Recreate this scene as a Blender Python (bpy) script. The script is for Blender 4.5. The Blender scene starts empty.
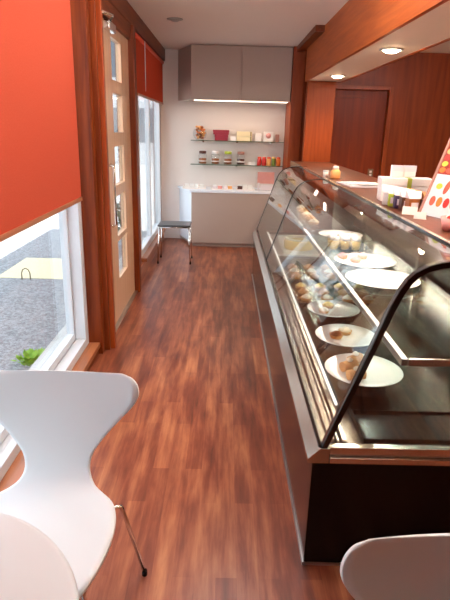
import bpy, bmesh, math, random
from mathutils import Vector, Matrix
random.seed(7)
S = bpy.context.scene
COL = S.collection
PI = math.pi

# ------------------------------------------------------------------ mesh helpers
class MB:
    def __init__(self): self.v = []; self.f = []; self.m = []; self.s = []
    def add(self, vs, fs, mi=0, smooth=False):
        o = len(self.v)
        self.v += [Vector(p) for p in vs]
        for q in fs:
            self.f.append([o + i for i in q]); self.m.append(mi); self.s.append(smooth)
        return self
    def box(self, x0, x1, y0, y1, z0, z1, mi=0):
        vs = [(x, y, z) for x in (x0, x1) for y in (y0, y1) for z in (z0, z1)]
        return self.add(vs, [(0,1,3,2),(4,6,7,5),(0,4,5,1),(2,3,7,6),(0,2,6,4),(1,5,7,3)], mi)
    def prism(self, poly, z0, z1, mi=0, axis='z'):
        n = len(poly)
        def P(a, b, c):
            return {'z': (a, b, c), 'y': (a, c, b), 'x': (c, a, b)}[axis]
        vs = [P(a, b, z0) for a, b in poly] + [P(a, b, z1) for a, b in poly]
        fs = [tuple(range(n))[::-1], tuple(range(n, 2*n))] + [(i, (i+1) % n, n+(i+1) % n, n+i) for i in range(n)]
        return self.add(vs, fs, mi)
    def band(self, pts, th, y0, y1, mi=0, smooth=True):
        """a thick sheet following (x,z) points, spanning y0..y1"""
        n = len(pts); out = []
        for i, (x, z) in enumerate(pts):
            a = pts[max(i-1, 0)]; b = pts[min(i+1, n-1)]
            dx, dz = b[0]-a[0], b[1]-a[1]; l = math.hypot(dx, dz)
            out.append((x + dz/l*th, z - dx/l*th))
        vs = [(x, y0, z) for x, z in pts] + [(x, y1, z) for x, z in pts] + [(x, y0, z) for x, z in out] + [(x, y1, z) for x, z in out]
        fs = []
        for i in range(n-1):
            fs += [(i, i+1, n+i+1, n+i), (2*n+i, 3*n+i, 3*n+i+1, 2*n+i+1), (i, 2*n+i, 2*n+i+1, i+1), (n+i, n+i+1, 3*n+i+1, 3*n+i)]
        fs += [(0, n, 3*n, 2*n), (n-1, 3*n-1, 4*n-1, 2*n-1)]
        fs[-1] = (n-1, 3*n-1, 4*n-1, 2*n-1)
        fs[-1] = (n-1, 2*n+n-1, 3*n+n-1, n+n-1)
        return self.add(vs, fs, mi, False)
    def tube(self, pts, r, seg=10, mi=0, closed=False, smooth=True):
        pts = [Vector(p) for p in pts]; n = len(pts); rings = []
        rr = r if isinstance(r, (list, tuple)) else [r]*n
        ref = None
        for i, p in enumerate(pts):
            if closed: t = pts[(i+1) % n] - pts[i-1]
            else: t = pts[min(i+1, n-1)] - pts[max(i-1, 0)]
            t.normalize()
            if ref is None:
                ref = Vector((0, 0, 1)) if abs(t.z) < .9 else Vector((1, 0, 0))
            a = t.cross(ref).normalized(); b = a.cross(t).normalized(); ref = b
            rings.append([p + (a*math.cos(2*PI*k/seg) + b*math.sin(2*PI*k/seg))*rr[i] for k in range(seg)])
        vs = [q for ring in rings for q in ring]; fs = []
        for i in range(n if closed else n-1):
            j = (i+1) % n
            for k in range(seg):
                l = (k+1) % seg
                fs.append((i*seg+k, i*seg+l, j*seg+l, j*seg+k))
        self.add(vs, fs, mi, smooth)
        if not closed:
            self.add(rings[0], [tuple(range(seg))], mi); self.add(rings[-1], [tuple(range(seg))[::-1]], mi)
        return self
    def lathe(self, prof, seg=32, c=(0, 0, 0), mi=0, sx=1, sy=1, smooth=True):
        """profile of (r,z); r=0 ends close"""
        n = len(prof); vs = []; fs = []
        for r, z in prof:
            for k in range(seg):
                a = 2*PI*k/seg
                vs.append((c[0] + r*math.cos(a)*sx, c[1] + r*math.sin(a)*sy, c[2] + z))
        for i in range(n-1):
            for k in range(seg):
                l = (k+1) % seg
                fs.append((i*seg+k, i*seg+l, (i+1)*seg+l, (i+1)*seg+k))
        if prof[0][0] > 1e-5: fs.append(tuple(range(seg))[::-1])
        if prof[-1][0] > 1e-5: fs.append(tuple((n-1)*seg+k for k in range(seg)))
        return self.add(vs, fs, mi, smooth)
    def blob(self, c, rx, ry, rz, seed=0, amp=.12, mi=0, seg=12):
        rnd = random.Random(seed); vs = []; fs = []
        rows = seg//2 + 1
        for i in range(rows):
            t = PI*i/(rows-1)
            for k in range(seg):
                a = 2*PI*k/seg
                j = 1 + rnd.uniform(-amp, amp) if 0 < i < rows-1 else 1
                vs.append((c[0]+rx*j*math.sin(t)*math.cos(a), c[1]+ry*j*math.sin(t)*math.sin(a), c[2]+rz*math.cos(t)*(1 if i in (0, rows-1) else j)))
        for i in range(rows-1):
            for k in range(seg):
                l = (k+1) % seg
                fs.append((i*seg+k, (i+1)*seg+k, (i+1)*seg+l, i*seg+l))
        return self.add(vs, fs, mi, True)
    def xf(self, M):
        self.v = [M @ p for p in self.v]; return self

WM = {}
def build(name, mb, mat, parent=None, world=False, bevel=0, solid=0, subsurf=0):
    me = bpy.data.meshes.new(name)
    vs = mb.v
    if world and parent is not None:
        inv = WM[parent.name].inverted(); vs = [inv @ p for p in vs]
    me.from_pydata([tuple(p) for p in vs], [], mb.f)
    for m in (mat if isinstance(mat, (list, tuple)) else [mat]): me.materials.append(m)
    for p, mi, sm in zip(me.polygons, mb.m, mb.s): p.material_index = mi; p.use_smooth = sm
    bm = bmesh.new(); bm.from_mesh(me)
    bmesh.ops.remove_doubles(bm, verts=bm.verts, dist=1e-6)
    bmesh.ops.recalc_face_normals(bm, faces=bm.faces)
    bm.to_mesh(me); bm.free()
    o = bpy.data.objects.new(name, me); COL.objects.link(o)
    if parent is not None:
        o.parent = parent; WM[o.name] = WM[parent.name]
    else: WM[o.name] = Matrix.Identity(4)
    if solid:
        m = o.modifiers.new('thick', 'SOLIDIFY'); m.thickness = solid; m.offset = 0
    if bevel:
        m = o.modifiers.new('edge', 'BEVEL'); m.width = bevel; m.segments = 2; m.limit_method = 'ANGLE'; m.angle_limit = math.radians(40)
    if subsurf:
        m = o.modifiers.new('sub', 'SUBSURF'); m.levels = subsurf; m.render_levels = subsurf
    return o
def tag(o, label, cat, group=None, kind=None):
    o['label'] = label; o['category'] = cat
    if group: o['group'] = group
    if kind: o['kind'] = kind
    return o
def place(o, loc, rz=0):
    o.location = loc; o.rotation_euler = (0, 0, rz)
    WM[o.name] = Matrix.Translation(loc) @ Matrix.Rotation(rz, 4, 'Z')
def thing(name, label, cat, loc=(0, 0, 0), rz=0, group=None):
    o = bpy.data.objects.new(name, None); o.empty_display_size = .1; COL.objects.link(o)
    place(o, loc, rz); return tag(o, label, cat, group)
def single(name, mb, mat, label, cat, loc=(0, 0, 0), rz=0, group=None, **k):
    o = build(name, mb, mat, **k); place(o, loc, rz); return tag(o, label, cat, group)
def struct(name, mb, mat, **k):
    o = build(name, mb, mat, **k)
    o['kind'] = 'structure'; return o
def dup(root, loc, rz=0, label=None, group=None):
    r = root.copy(); COL.objects.link(r); place(r, loc, rz)
    if label: r['label'] = label
    if group: r['group'] = group
    for ch in list(root.children):
        c = ch.copy(); COL.objects.link(c); c.parent = r
        for g in ch.children:
            d = g.copy(); COL.objects.link(d); d.parent = c
    return r

# ------------------------------------------------------------------ materials
def srgb(r, g, b):
    def f(c):
        c /= 255.0
        return c/12.92 if c <= .04045 else ((c+.055)/1.055)**2.4
    return (f(r), f(g), f(b), 1)
def newmat(name):
    m = bpy.data.materials.new(name); m.use_nodes = True
    nt = m.node_tree; return m, nt, nt.nodes['Principled BSDF'], nt.nodes['Material Output']
def N(nt, t, **k):
    n = nt.nodes.new(t)
    for a, b in k.items(): setattr(n, a, b)
    return n
def plain(name, col, rough=.5, metal=0, spec=.5, var=.06, scale=20, coat=0, emit=None, es=0, bump=0, stretch=(1, 1, 1), sheen=0):
    m, nt, p, out = newmat(name)
    tc = N(nt, 'ShaderNodeTexCoord'); mp = N(nt, 'ShaderNodeMapping'); mp.inputs['Scale'].default_value = stretch
    no = N(nt, 'ShaderNodeTexNoise'); no.inputs['Scale'].default_value = scale; no.inputs['Detail'].default_value = 3
    nt.links.new(tc.outputs['Object'], mp.inputs[0]); nt.links.new(mp.outputs[0], no.inputs['Vector'])
    mx = N(nt, 'ShaderNodeMix', data_type='RGBA')
    mx.inputs[6].default_value = tuple(c*(1-var) for c in col[:3]) + (1,)
    mx.inputs[7].default_value = tuple(min(1, c*(1+var)) for c in col[:3]) + (1,)
    nt.links.new(no.outputs['Fac'], mx.inputs[0]); nt.links.new(mx.outputs[2], p.inputs['Base Color'])
    p.inputs['Roughness'].default_value = rough; p.inputs['Metallic'].default_value = metal
    p.inputs['Specular IOR Level'].default_value = spec
    if coat: p.inputs['Coat Weight'].default_value = coat; p.inputs['Coat Roughness'].default_value = .08
    if emit: p.inputs['Emission Color'].default_value = emit; p.inputs['Emission Strength'].default_value = es
    if bump:
        b = N(nt, 'ShaderNodeBump'); b.inputs['Strength'].default_value = bump; b.inputs['Distance'].default_value = .002
        nt.links.new(no.outputs['Fac'], b.inputs['Height']); nt.links.new(b.outputs[0], p.inputs['Normal'])
    return m
def wood(name, dark, light, axis='z', rough=.3, scale=1.0, coat=.2, spec=.5):
    m, nt, p, out = newmat(name)
    tc = N(nt, 'ShaderNodeTexCoord'); mp = N(nt, 'ShaderNodeMapping')
    s = {'z': (14, 14, .9), 'y': (14, .9, 14), 'x': (.9, 14, 14)}[axis]
    mp.inputs['Scale'].default_value = tuple(q*scale for q in s)
    no = N(nt, 'ShaderNodeTexNoise'); no.inputs['Scale'].default_value = 2.2; no.inputs['Detail'].default_value = 6; no.inputs['Distortion'].default_value = .6
    cr = N(nt, 'ShaderNodeValToRGB'); cr.color_ramp.elements[0].position = .3; cr.color_ramp.elements[1].position = .72
    cr.color_ramp.elements[0].color = dark; cr.color_ramp.elements[1].color = light
    nt.links.new(tc.outputs['Object'], mp.inputs[0]); nt.links.new(mp.outputs[0], no.inputs['Vector'])
    nt.links.new(no.outputs['Fac'], cr.inputs[0]); nt.links.new(cr.outputs[0], p.inputs['Base Color'])
    p.inputs['Roughness'].default_value = rough; p.inputs['Specular IOR Level'].default_value = spec
    p.inputs['Coat Weight'].default_value = coat; p.inputs['Coat Roughness'].default_value = .15
    return m
def glass(name, tint=(1, 1, 1, 1), f0=.045, gain=1.0, rough=0.0):
    m = bpy.data.materials.new(name); m.use_nodes = True; nt = m.node_tree; nt.nodes.clear()
    out = N(nt, 'ShaderNodeOutputMaterial'); mix = N(nt, 'ShaderNodeMixShader')
    tr = N(nt, 'ShaderNodeBsdfTransparent'); tr.inputs[0].default_value = tint
    gl = N(nt, 'ShaderNodeBsdfGlossy'); gl.inputs['Roughness'].default_value = rough
    g = N(nt, 'ShaderNodeNewGeometry'); d = N(nt, 'ShaderNodeVectorMath', operation='DOT_PRODUCT')
    ab = N(nt, 'ShaderNodeMath', operation='ABSOLUTE'); s1 = N(nt, 'ShaderNodeMath', operation='SUBTRACT'); s1.inputs[0].default_value = 1
    pw = N(nt, 'ShaderNodeMath', operation='POWER'); pw.inputs[1].default_value = 5
    ma = N(nt, 'ShaderNodeMath', operation='MULTIPLY_ADD'); ma.inputs[1].default_value = (1-f0)*gain; ma.inputs[2].default_value = f0
    ma.use_clamp = True
    L = nt.links.new
    L(g.outputs['Incoming'], d.inputs[0]); L(g.outputs['Normal'], d.inputs[1]); L(d.outputs['Value'], ab.inputs[0])
    L(ab.outputs[0], s1.inputs[1]); L(s1.outputs[0], pw.inputs[0]); L(pw.outputs[0], ma.inputs[0])
    L(ma.outputs[0], mix.inputs[0]); L(tr.outputs[0], mix.inputs[1]); L(gl.outputs[0], mix.inputs[2]); L(mix.outputs[0], out.inputs[0])
    return m
def lamp_mat(name, col, strength):
    m = bpy.data.materials.new(name); m.use_nodes = True; nt = m.node_tree; nt.nodes.clear()
    out = N(nt, 'ShaderNodeOutputMaterial'); e = N(nt, 'ShaderNodeEmission'); e.inputs[0].default_value = col; e.inputs[1].default_value = strength
    nt.links.new(e.outputs[0], out.inputs[0]); return m

def floor_mat():
    m, nt, p, out = newmat('plank_floor'); L = nt.links.new
    tc = N(nt, 'ShaderNodeTexCoord'); mp = N(nt, 'ShaderNodeMapping'); mp.inputs['Rotation'].default_value = (0, 0, PI/2)
    L(tc.outputs['Object'], mp.inputs[0])
    br = N(nt, 'ShaderNodeTexBrick'); br.offset = .37; br.offset_frequency = 2
    br.inputs['Scale'].default_value = 1; br.inputs['Brick Width'].default_value = .62; br.inputs['Row Height'].default_value = .075
    br.inputs['Mortar Size'].default_value = .0007; br.inputs['Mortar Smooth'].default_value = 1
    br.inputs['Color1'].default_value = (0, 0, 0, 1); br.inputs['Color2'].default_value = (1, 1, 1, 1); br.inputs['Mortar'].default_value = (.3, .3, .3, 1)
    L(mp.outputs[0], br.inputs['Vector'])
    m2 = N(nt, 'ShaderNodeMapping'); m2.inputs['Scale'].default_value = (15, 1.3, 1); L(tc.outputs['Object'], m2.inputs[0])
    n1 = N(nt, 'ShaderNodeTexNoise'); n1.inputs['Scale'].default_value = 1.6; n1.inputs['Detail'].default_value = 7; n1.inputs['Distortion'].default_value = .25; n1.inputs['Roughness'].default_value = .62
    L(m2.outputs[0], n1.inputs['Vector'])
    m3 = N(nt, 'ShaderNodeMapping'); m3.inputs['Scale'].default_value = (4.5, 1.4, 1); L(tc.outputs['Object'], m3.inputs[0])
    n2 = N(nt, 'ShaderNodeTexNoise'); n2.inputs['Scale'].default_value = 1.8; n2.inputs['Detail'].default_value = 4; n2.inputs['Distortion'].default_value = .3
    L(m3.outputs[0], n2.inputs['Vector'])
    a = N(nt, 'ShaderNodeMath', operation='MULTIPLY'); a.inputs[1].default_value = .11; L(br.outputs['Color'], a.inputs[0])
    b = N(nt, 'ShaderNodeMath', operation='MULTIPLY_ADD'); b.inputs[1].default_value = .62; L(n1.outputs['Fac'], b.inputs[0]); L(a.outputs[0], b.inputs[2])
    c = N(nt, 'ShaderNodeMath', operation='MULTIPLY_ADD'); c.inputs[1].default_value = .42; L(n2.outputs['Fac'], c.inputs[0]); L(b.outputs[0], c.inputs[2])
    cr = N(nt, 'ShaderNodeValToRGB'); e = cr.color_ramp.elements
    e[0].position = .37; e[0].color = srgb(84, 38, 26)
    e[1].position = .80; e[1].color = srgb(190, 126, 84)
    q = e.new(.52); q.color = srgb(122, 60, 40)
    q = e.new(.64); q.color = srgb(154, 88, 58)
    L(c.outputs[0], cr.inputs[0]); L(cr.outputs[0], p.inputs['Base Color'])
    p.inputs['Roughness'].default_value = .34; p.inputs['Specular IOR Level'].default_value = .5
    bp = N(nt, 'ShaderNodeBump'); bp.inputs['Strength'].default_value = .08; bp.inputs['Distance'].default_value = .002
    L(n1.outputs['Fac'], bp.inputs['Height']); L(bp.outputs[0], p.inputs['Normal'])
    return m
def asphalt_mat():
    m, nt, p, out = newmat('asphalt'); L = nt.links.new
    tc = N(nt, 'ShaderNodeTexCoord')
    v = N(nt, 'ShaderNodeTexNoise'); v.inputs['Scale'].default_value = 38; v.inputs['Detail'].default_value = 6; v.inputs['Roughness'].default_value = .75
    L(tc.outputs['Object'], v.inputs['Vector'])
    cr = N(nt, 'ShaderNodeValToRGB'); cr.color_ramp.elements[0].position = .36; cr.color_ramp.elements[1].position = .66
    cr.color_ramp.elements[0].color = srgb(104, 106, 110); cr.color_ramp.elements[1].color = srgb(176, 178, 182)
    L(v.outputs['Fac'], cr.inputs[0]); L(cr.outputs[0], p.inputs['Base Color']); p.inputs['Roughness'].default_value = .9
    b = N(nt, 'ShaderNodeBump'); b.inputs['Strength'].default_value = .4; b.inputs['Distance'].default_value = .01
    L(v.outputs['Fac'], b.inputs['Height']); L(b.outputs[0], p.inputs['Normal'])
    return m
def blind_mat():
    m = bpy.data.materials.new('red_blind_fabric'); m.use_nodes = True; nt = m.node_tree; nt.nodes.clear(); L = nt.links.new
    out = N(nt, 'ShaderNodeOutputMaterial'); mix = N(nt, 'ShaderNodeMixShader'); mix.inputs[0].default_value = .22
    d = N(nt, 'ShaderNodeBsdfDiffuse'); t = N(nt, 'ShaderNodeBsdfTranslucent')
    tc = N(nt, 'ShaderNodeTexCoord'); w = N(nt, 'ShaderNodeTexNoise'); w.inputs['Scale'].default_value = 160; w.inputs['Detail'].default_value = 2
    mx = N(nt, 'ShaderNodeMix', data_type='RGBA'); mx.inputs[6].default_value = srgb(194, 80, 56); mx.inputs[7].default_value = srgb(206, 96, 72)
    L(tc.outputs['Object'], w.inputs['Vector']); L(w.outputs['Fac'], mx.inputs[0]); L(mx.outputs[2], d.inputs[0]); L(mx.outputs[2], t.inputs[0])
    L(d.outputs[0], mix.inputs[1]); L(t.outputs[0], mix.inputs[2]); L(mix.outputs[0], out.inputs[0])
    return m

M = {}
M['floor'] = floor_mat()
M['asphalt'] = asphalt_mat()
M['blind'] = blind_mat()
M['wood'] = wood('red_brown_wood', srgb(96, 35, 8), srgb(142, 62, 20), 'z', rough=.42, coat=0, spec=.25)
M['wood_y'] = wood('red_brown_wood_lengthwise', srgb(92, 36, 12), srgb(134, 62, 24), 'y', rough=.42, coat=0, spec=.25)
M['fascia'] = wood('orange_brown_fascia', srgb(158, 72, 26), srgb(188, 98, 42), 'y', rough=.38, coat=0, spec=.3)
M['sill'] = wood('sill_wood', srgb(150, 86, 50), srgb(186, 116, 74), 'y')
M['panelwood'] = wood('dark_panel_wood', srgb(116, 44, 10), srgb(144, 60, 18), 'z', rough=.45, scale=.6, coat=0, spec=.25)
M['doorwood'] = wood('service_door_wood', srgb(112, 38, 8), srgb(140, 52, 14), 'z', rough=.45, scale=.6, coat=0, spec=.25)
M['postwood'] = wood('post_wood', srgb(134, 54, 16), srgb(158, 70, 24), 'z', rough=.4, coat=0, spec=.25)
M['deck'] = wood('deck_wood', srgb(92, 48, 30), srgb(112, 62, 42), 'y', rough=.4, coat=0, spec=.2)
M['maple'] = wood('pale_maple', srgb(208, 164, 128), srgb(224, 184, 150), 'z', rough=.4, scale=.7)
M['wall'] = plain('warm_white_wall', srgb(226, 214, 206), .8, var=.015, scale=3)
M['ceil'] = plain('ceiling_paint', srgb(236, 226, 218), .9, var=.01, scale=2)
M['soffit'] = plain('soffit_paint', srgb(244, 232, 216), .7, var=.01, scale=2)
M['taupe'] = plain('taupe_laminate', srgb(178, 158, 146), .45, var=.03, scale=30, stretch=(6, 6, .4))
M['whitelam'] = plain('white_laminate', srgb(226, 232, 240), .4, var=.01)
M['alu'] = plain('white_window_frame', srgb(214, 218, 222), .4, var=.02)
M['white'] = plain('white_lacquer', srgb(228, 231, 232), .3, var=.01, scale=4, coat=.2)
M['tabletop'] = plain('white_tabletop', srgb(224, 227, 228), .4, var=.01, scale=4)
M['chrome'] = plain('chrome', (.78, .76, .74, 1), .12, 1, var=.02)
M['steel'] = plain('brushed_steel', (.50, .45, .39, 1), .27, 1, var=.10, scale=60, stretch=(30, .3, 30))
M['steel_x'] = plain('brushed_steel_end', (.66, .62, .57, 1), .26, 1, var=.10, scale=60, stretch=(.3, 30, 30))
M['railsteel'] = plain('grey_rail_steel', (.30, .29, .28, 1), .32, 1, var=.05)
M['darksteel'] = plain('dark_steel', (.16, .145, .13, 1), .25, 1, var=.08)
M['black'] = plain('black_gloss_panel', srgb(10, 9, 9), .22, var=.02, spec=.25)
M['blackrub'] = plain('black_profile', srgb(14, 13, 13), .2, var=.02, coat=.4)
M['sidepanel'] = plain('dark_brown_gloss', srgb(30, 14, 12), .16, var=.05, coat=.15)
M['kick'] = plain('kick_alu', (.55, .55, .56, 1), .3, 1)
M['caseglass'] = glass('case_glass', (.97, .985, .98, 1), .075, 1.0)
M['winglass'] = glass('window_glass', (.93, .96, .97, 1), .03, .8)
M['shelfglass'] = glass('shelf_glass', (.80, .90, .88, 1), .06, 1.0)
M['plastic'] = glass('clear_plastic', (.98, .98, .98, 1), .03, .7, .02)
M['plate'] = plain('white_porcelain', srgb(238, 234, 228), .2, var=.01, coat=.5)
M['slate'] = plain('black_tray', srgb(24, 21, 20), .2, var=.05)
M['cream'] = plain('cream', srgb(244, 232, 206), .45, var=.03)
M['custard'] = plain('custard', srgb(246, 208, 118), .4, var=.06, scale=60)
M['caramel'] = plain('caramel', srgb(150, 84, 36), .3, var=.2, scale=60)
M['choc'] = plain('chocolate', srgb(84, 44, 28), .35, var=.15, scale=60)
M['pastry'] = plain('baked_pastry', srgb(206, 148, 88), .6, var=.25, scale=90)
M['berry'] = plain('red_jam', srgb(196, 40, 34), .3, var=.1)
M['orange'] = plain('orange_jam', srgb(226, 118, 40), .35, var=.1)
M['green'] = plain('green_jam', srgb(120, 128, 48), .4, var=.15)
M['leaf'] = plain('green_leaf', srgb(132, 176, 44), .5, var=.25, scale=14)
M['darkleaf'] = plain('dark_leaf', srgb(52, 78, 40), .6, var=.35, scale=14)
M['maroon'] = plain('maroon_card', srgb(140, 28, 48), .55, var=.04)
M['creamcard'] = plain('cream_card', srgb(226, 208, 164), .55, var=.03)
M['olive'] = plain('olive_band', srgb(132, 112, 74), .5)
M['whitecard'] = plain('white_card', srgb(238, 230, 224), .55, var=.015)
M['pinkcard'] = plain('pink_card', srgb(232, 160, 150), .5, var=.05)
M['rose'] = plain('rose_card', srgb(170, 120, 104), .5, var=.1)
M['ribbon'] = plain('green_ribbon', srgb(172, 180, 66), .4)
M['concrete'] = plain('pale_concrete', srgb(196, 196, 194), .85, var=.12, scale=9)
M['creampatch'] = plain('cream_patch', srgb(222, 212, 176), .8, var=.04, scale=8)
M['facade'] = plain('pale_facade', srgb(214, 216, 218), .8, var=.04, scale=2)
M['facadeglass'] = plain('dark_facade_glass', srgb(96, 110, 122), .15)
M['tin'] = plain('roof_tin', srgb(90, 86, 84), .7)
M['seat'] = plain('charcoal_seat', srgb(74, 76, 80), .35, var=.05)
M['hall'] = plain('pale_beige_wall', srgb(214, 186, 140), .7)
M['outlet'] = plain('outlet_plate', srgb(120, 96, 66), .5)
M['redboard'] = plain('red_print', srgb(150, 40, 26), .4)
M['poster'] = plain('white_print', srgb(226, 214, 216), .4, var=.02)
M['purple'] = plain('purple_print', srgb(70, 48, 84), .5)
M['lime'] = plain('lime_print', srgb(176, 190, 60), .5)
M['peach'] = plain('peach_print', srgb(236, 168, 100), .5)
M['coral'] = plain('coral_print', srgb(222, 84, 56), .5)
M['bulb'] = lamp_mat('warm_lamp', (1, .80, .50, 1), 42)
M['globe'] = lamp_mat('opal_fill_globe', (.97, .985, 1, 1), 56)  # emission of the added fill globes
M['bulboff'] = plain('dim_lamp', srgb(150, 140, 130), .4)
M['tubelamp'] = lamp_mat('case_tube_lamp', (1, .93, .80, 1), 60)
M['lowlamp'] = lamp_mat('case_low_lamp', (1, .9, .78, 1), 1.3)
M['strip'] = lamp_mat('cabinet_strip_lamp', (1, .80, .62, 1), 2.4)

CEIL = 2.43
# ------------------------------------------------------------------ setting
struct('floor', MB().box(-.95, 3.0, -1.6, 7.5, -.06, 0), M['floor'])
struct('ceiling', MB().box(-.95, 3.0, -1.6, 7.5, CEIL, CEIL+.08), M['ceil'])
wb = MB().box(-.95, .80, 7.4, 7.5, 0, CEIL)
struct('wall_back', wb, M['wall'])
struct('wall_service', MB().box(.92, 1.27, 7.08, 7.2, 0, CEIL).box(1.27, 2.04, 7.08, 7.2, 2.03, CEIL).box(2.04, 3.0, 7.08, 7.2, 0, CEIL), M['panelwood'])
struct('wall_niche', MB().box(.775, .915, 6.85, 7.4, 0, CEIL), M['postwood'])
struct('wall_right', MB().box(3.0, 3.1, -1.6, 7.5, 0, CEIL), M['hall'])
struct('wall_front', MB().box(-.95, 3.1, -1.7, -1.6, 0, CEIL), M['panelwood'])
# left wall: header above windows and door, low upstand below windows, piers
wl = MB()
wl.box(-.95, -.86, -1.6, 3.45, 2.28, CEIL)
wl.box(-.95, -.86, 3.45, 7.4, 2.28, CEIL)
wl.box(-.95, -.86, 7.32, 7.4, 0, 2.28)
struct('wall_left', wl, M['wall'])
# service door leaf in its frame
d2 = struct('door_2', MB().box(1.30, 2.01, 7.13, 7.17, .01, 1.99), M['doorwood'])
build('door_rail', MB().box(1.30, 1.75, 7.11, 7.13, 1.90, 1.93), M['panelwood'], d2)
struct('trim_1', MB().box(1.27, 1.30, 7.05, 7.17, 0, 2.03).box(2.01, 2.06, 7.04, 7.17, 0, 2.03).box(1.30, 2.01, 7.05, 7.17, 1.99, 2.04), M['postwood'], bevel=.003)
# post at the end of the counter and fascia with soffit
struct('trim_2', MB().box(.92, 1.24, 6.50, 6.62, 0, 2.03), M['postwood'], bevel=.003)
struct('trim_3', MB().box(.895, .92, -1.6, 6.62, 2.03, CEIL), M['fascia'])
struct('trim_4', MB().box(.92, 1.30, -1.6, 6.62, 2.035, 2.06), M['soffit'])
struct('trim_5', MB().box(1.30, 1.325, -1.6, 6.62, 2.03, CEIL), M['fascia'])
struct('trim_6', MB().box(.81, .895, 5.48, 6.85, 2.375, CEIL), M['wood_y'])
# ceiling beam above the window wall, jamb posts
struct('trim_7', MB().box(-.86, -.80, -1.6, 7.4, 2.29, CEIL), M['wood_y'], bevel=.004)
struct('trim_8', MB().box(-.95, -.81, 3.36, 3.43, 0, 2.28).box(-.95, -.775, 3.43, 3.455, 0, 2.28), M['wood'], bevel=.003)
struct('trim_9', MB().box(-.90, -.745, 3.455, 3.50, 0, 2.28), M['postwood'], bevel=.004)
struct('trim_10', MB().box(-.90, -.775, 4.80, 4.88, 0, 2.28), M['wood'], bevel=.004)
struct('trim_11', MB().box(-.90, -.80, 3.50, 4.80, 2.17, 2.28), M['wood_y'])
struct('trim_12', MB().box(-.95, -.86, 4.88, 5.46, 0, 2.28).box(-.95, -.86, 7.26, 7.32, 0, 2.28), M['wood'])
struct('trim_13', MB().box(-.95, -.80, 3.50, 4.80, 0, .015), M['kick'])
# window 1: low wooden sill and upstand
w1 = struct('window_1', MB().box(-.97, -.90, .2, 3.36, .075, .135).box(-.97, -.90, 3.285, 3.36, .135, 2.28)
            .box(-.97, -.90, .2, .27, .135, 2.28).box(-.97, -.90, .27, 3.285, 2.21, 2.28), M['alu'], bevel=.004)
build('inner_frame', MB().box(-1.02, -.97, .2, 3.33, .10, .18).box(-1.02, -.97, 3.265, 3.33, .18, 2.24).box(-1.02, -.97, .2, .3, .18, 2.24).box(-1.02, -.97, .3, 3.265, 2.19, 2.24), M['alu'], w1, bevel=.004)
build('window_pane', MB().box(-1.0, -.992, .28, 3.28, .16, 2.22), M['winglass'], w1)
build('window_sill', MB().box(-.90, -.825, -1.2, 3.36, .05, .085), M['sill'], w1, bevel=.004)
struct('baseboard_left', MB().box(-.95, -.84, -1.6, 3.36, 0, .05), M['wood_y'])
struct('wall_left_front', MB().box(-1.0, -.86, -1.6, .2, .05, 2.28), M['wall'])
# window 2
w2 = struct('window_2', MB().box(-.93, -.86, 5.46, 7.26, .17, .24).box(-.93, -.86, 5.46, 5.52, .24, 2.28).box(-.93, -.86, 7.20, 7.26, .24, 2.28)
            .box(-.93, -.86, 5.52, 7.20, 2.22, 2.28).box(-.92, -.87, 6.32, 6.37, .24, 2.22), M['alu'], bevel=.004)
build('window_pane', MB().box(-.905, -.897, 5.50, 7.22, .22, 2.24), M['winglass'], w2)
build('window_sill', MB().box(-.86, -.80, 5.46, 7.26, .13, .17), M['sill'], w2, bevel=.004)
struct('trim_14', MB().box(-.95, -.83, 4.88, 5.46, 0, .13).box(-.95, -.83, 5.46, 7.32, 0, .13), M['sill'])

# shop door, pale wood with two columns of glazed openings
d1 = MB()
X0, X1 = -.865, -.825
rows = [(.33, .63), (.67, .98), (1.06, 1.345), (1.445, 1.72), (1.81, 2.09)]
cols = [(3.60, 3.76), (4.10, 4.47)]
for a, b in ((3.50, 3.60), (3.76, 4.10), (4.47, 4.80)): d1.box(X0, X1, a, b, .02, 2.165)
zz = .02
for z0, z1 in rows + [(2.165, 2.165)]:
    for a, b in cols: d1.box(X0, X1, a, b, zz, z0)
    zz = z1
D = struct('door_1', d1, M['maple'])
gp = MB()
for a, b in cols:
    for z0, z1 in rows: gp.box(-.849, -.842, a, b, z0, z1)
build('door_pane', gp, M['winglass'], D)
build('door_handle', MB().tube([(-.80, 3.80, .80), (-.775, 3.80, .82), (-.775, 3.80, 1.22), (-.80, 3.80, 1.24)], .009).tube([(-.825, 3.80, .81), (-.79, 3.80, .81)], .007).tube([(-.825, 3.80, 1.23), (-.79, 3.80, 1.23)], .007), M['chrome'], D)
dc = build('door_closer', MB().box(-.824, -.78, 3.86, 4.08, 2.10, 2.155), M['chrome'], D, bevel=.006)
build('closer_arm', MB().tube([(-.79, 3.95, 2.158), (-.74, 3.78, 2.163), (-.79, 3.62, 2.163)], .008), M['chrome'], D)

# ------------------------------------------------------------------ roller blinds
def blind(label, x, y0, y1, z0, z1, chain_y):
    t = thing('roller_blind', label, 'blind', (x, (y0+y1)/2, z0))
    g = MB(); n = 24
    vs = []; fs = []
    for k in range(n+1):
        y = y0 + (y1-y0)*k/n
        for z in (z0, z1): vs.append((x, y, z))
    for k in range(n): fs.append((2*k, 2*k+2, 2*k+3, 2*k+1))
    g.add(vs, fs, 0, False)
    build('blind_fabric', g, M['blind'], t, world=True, solid=.0012)
    build('bottom_rail', MB().box(x-.007, x+.007, y0, y1, z0-.014, z0+.010), M['sill'], t, world=True, bevel=.003)
    build('roller_tube', MB().tube([(x-.004, y0-.01, z1), (x-.004, y1+.01, z1)], .022, 16), M['coral'], t, world=True)
    build('pull_chain', MB().tube([(x+.018, chain_y, z1+.01), (x+.018, chain_y, z0+.12), (x+.018, chain_y+.012, z0+.05), (x+.018, chain_y+.024, z0+.12), (x+.018, chain_y+.024, z1+.01)], .003, 6), M['alu'], t, world=True)
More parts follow.
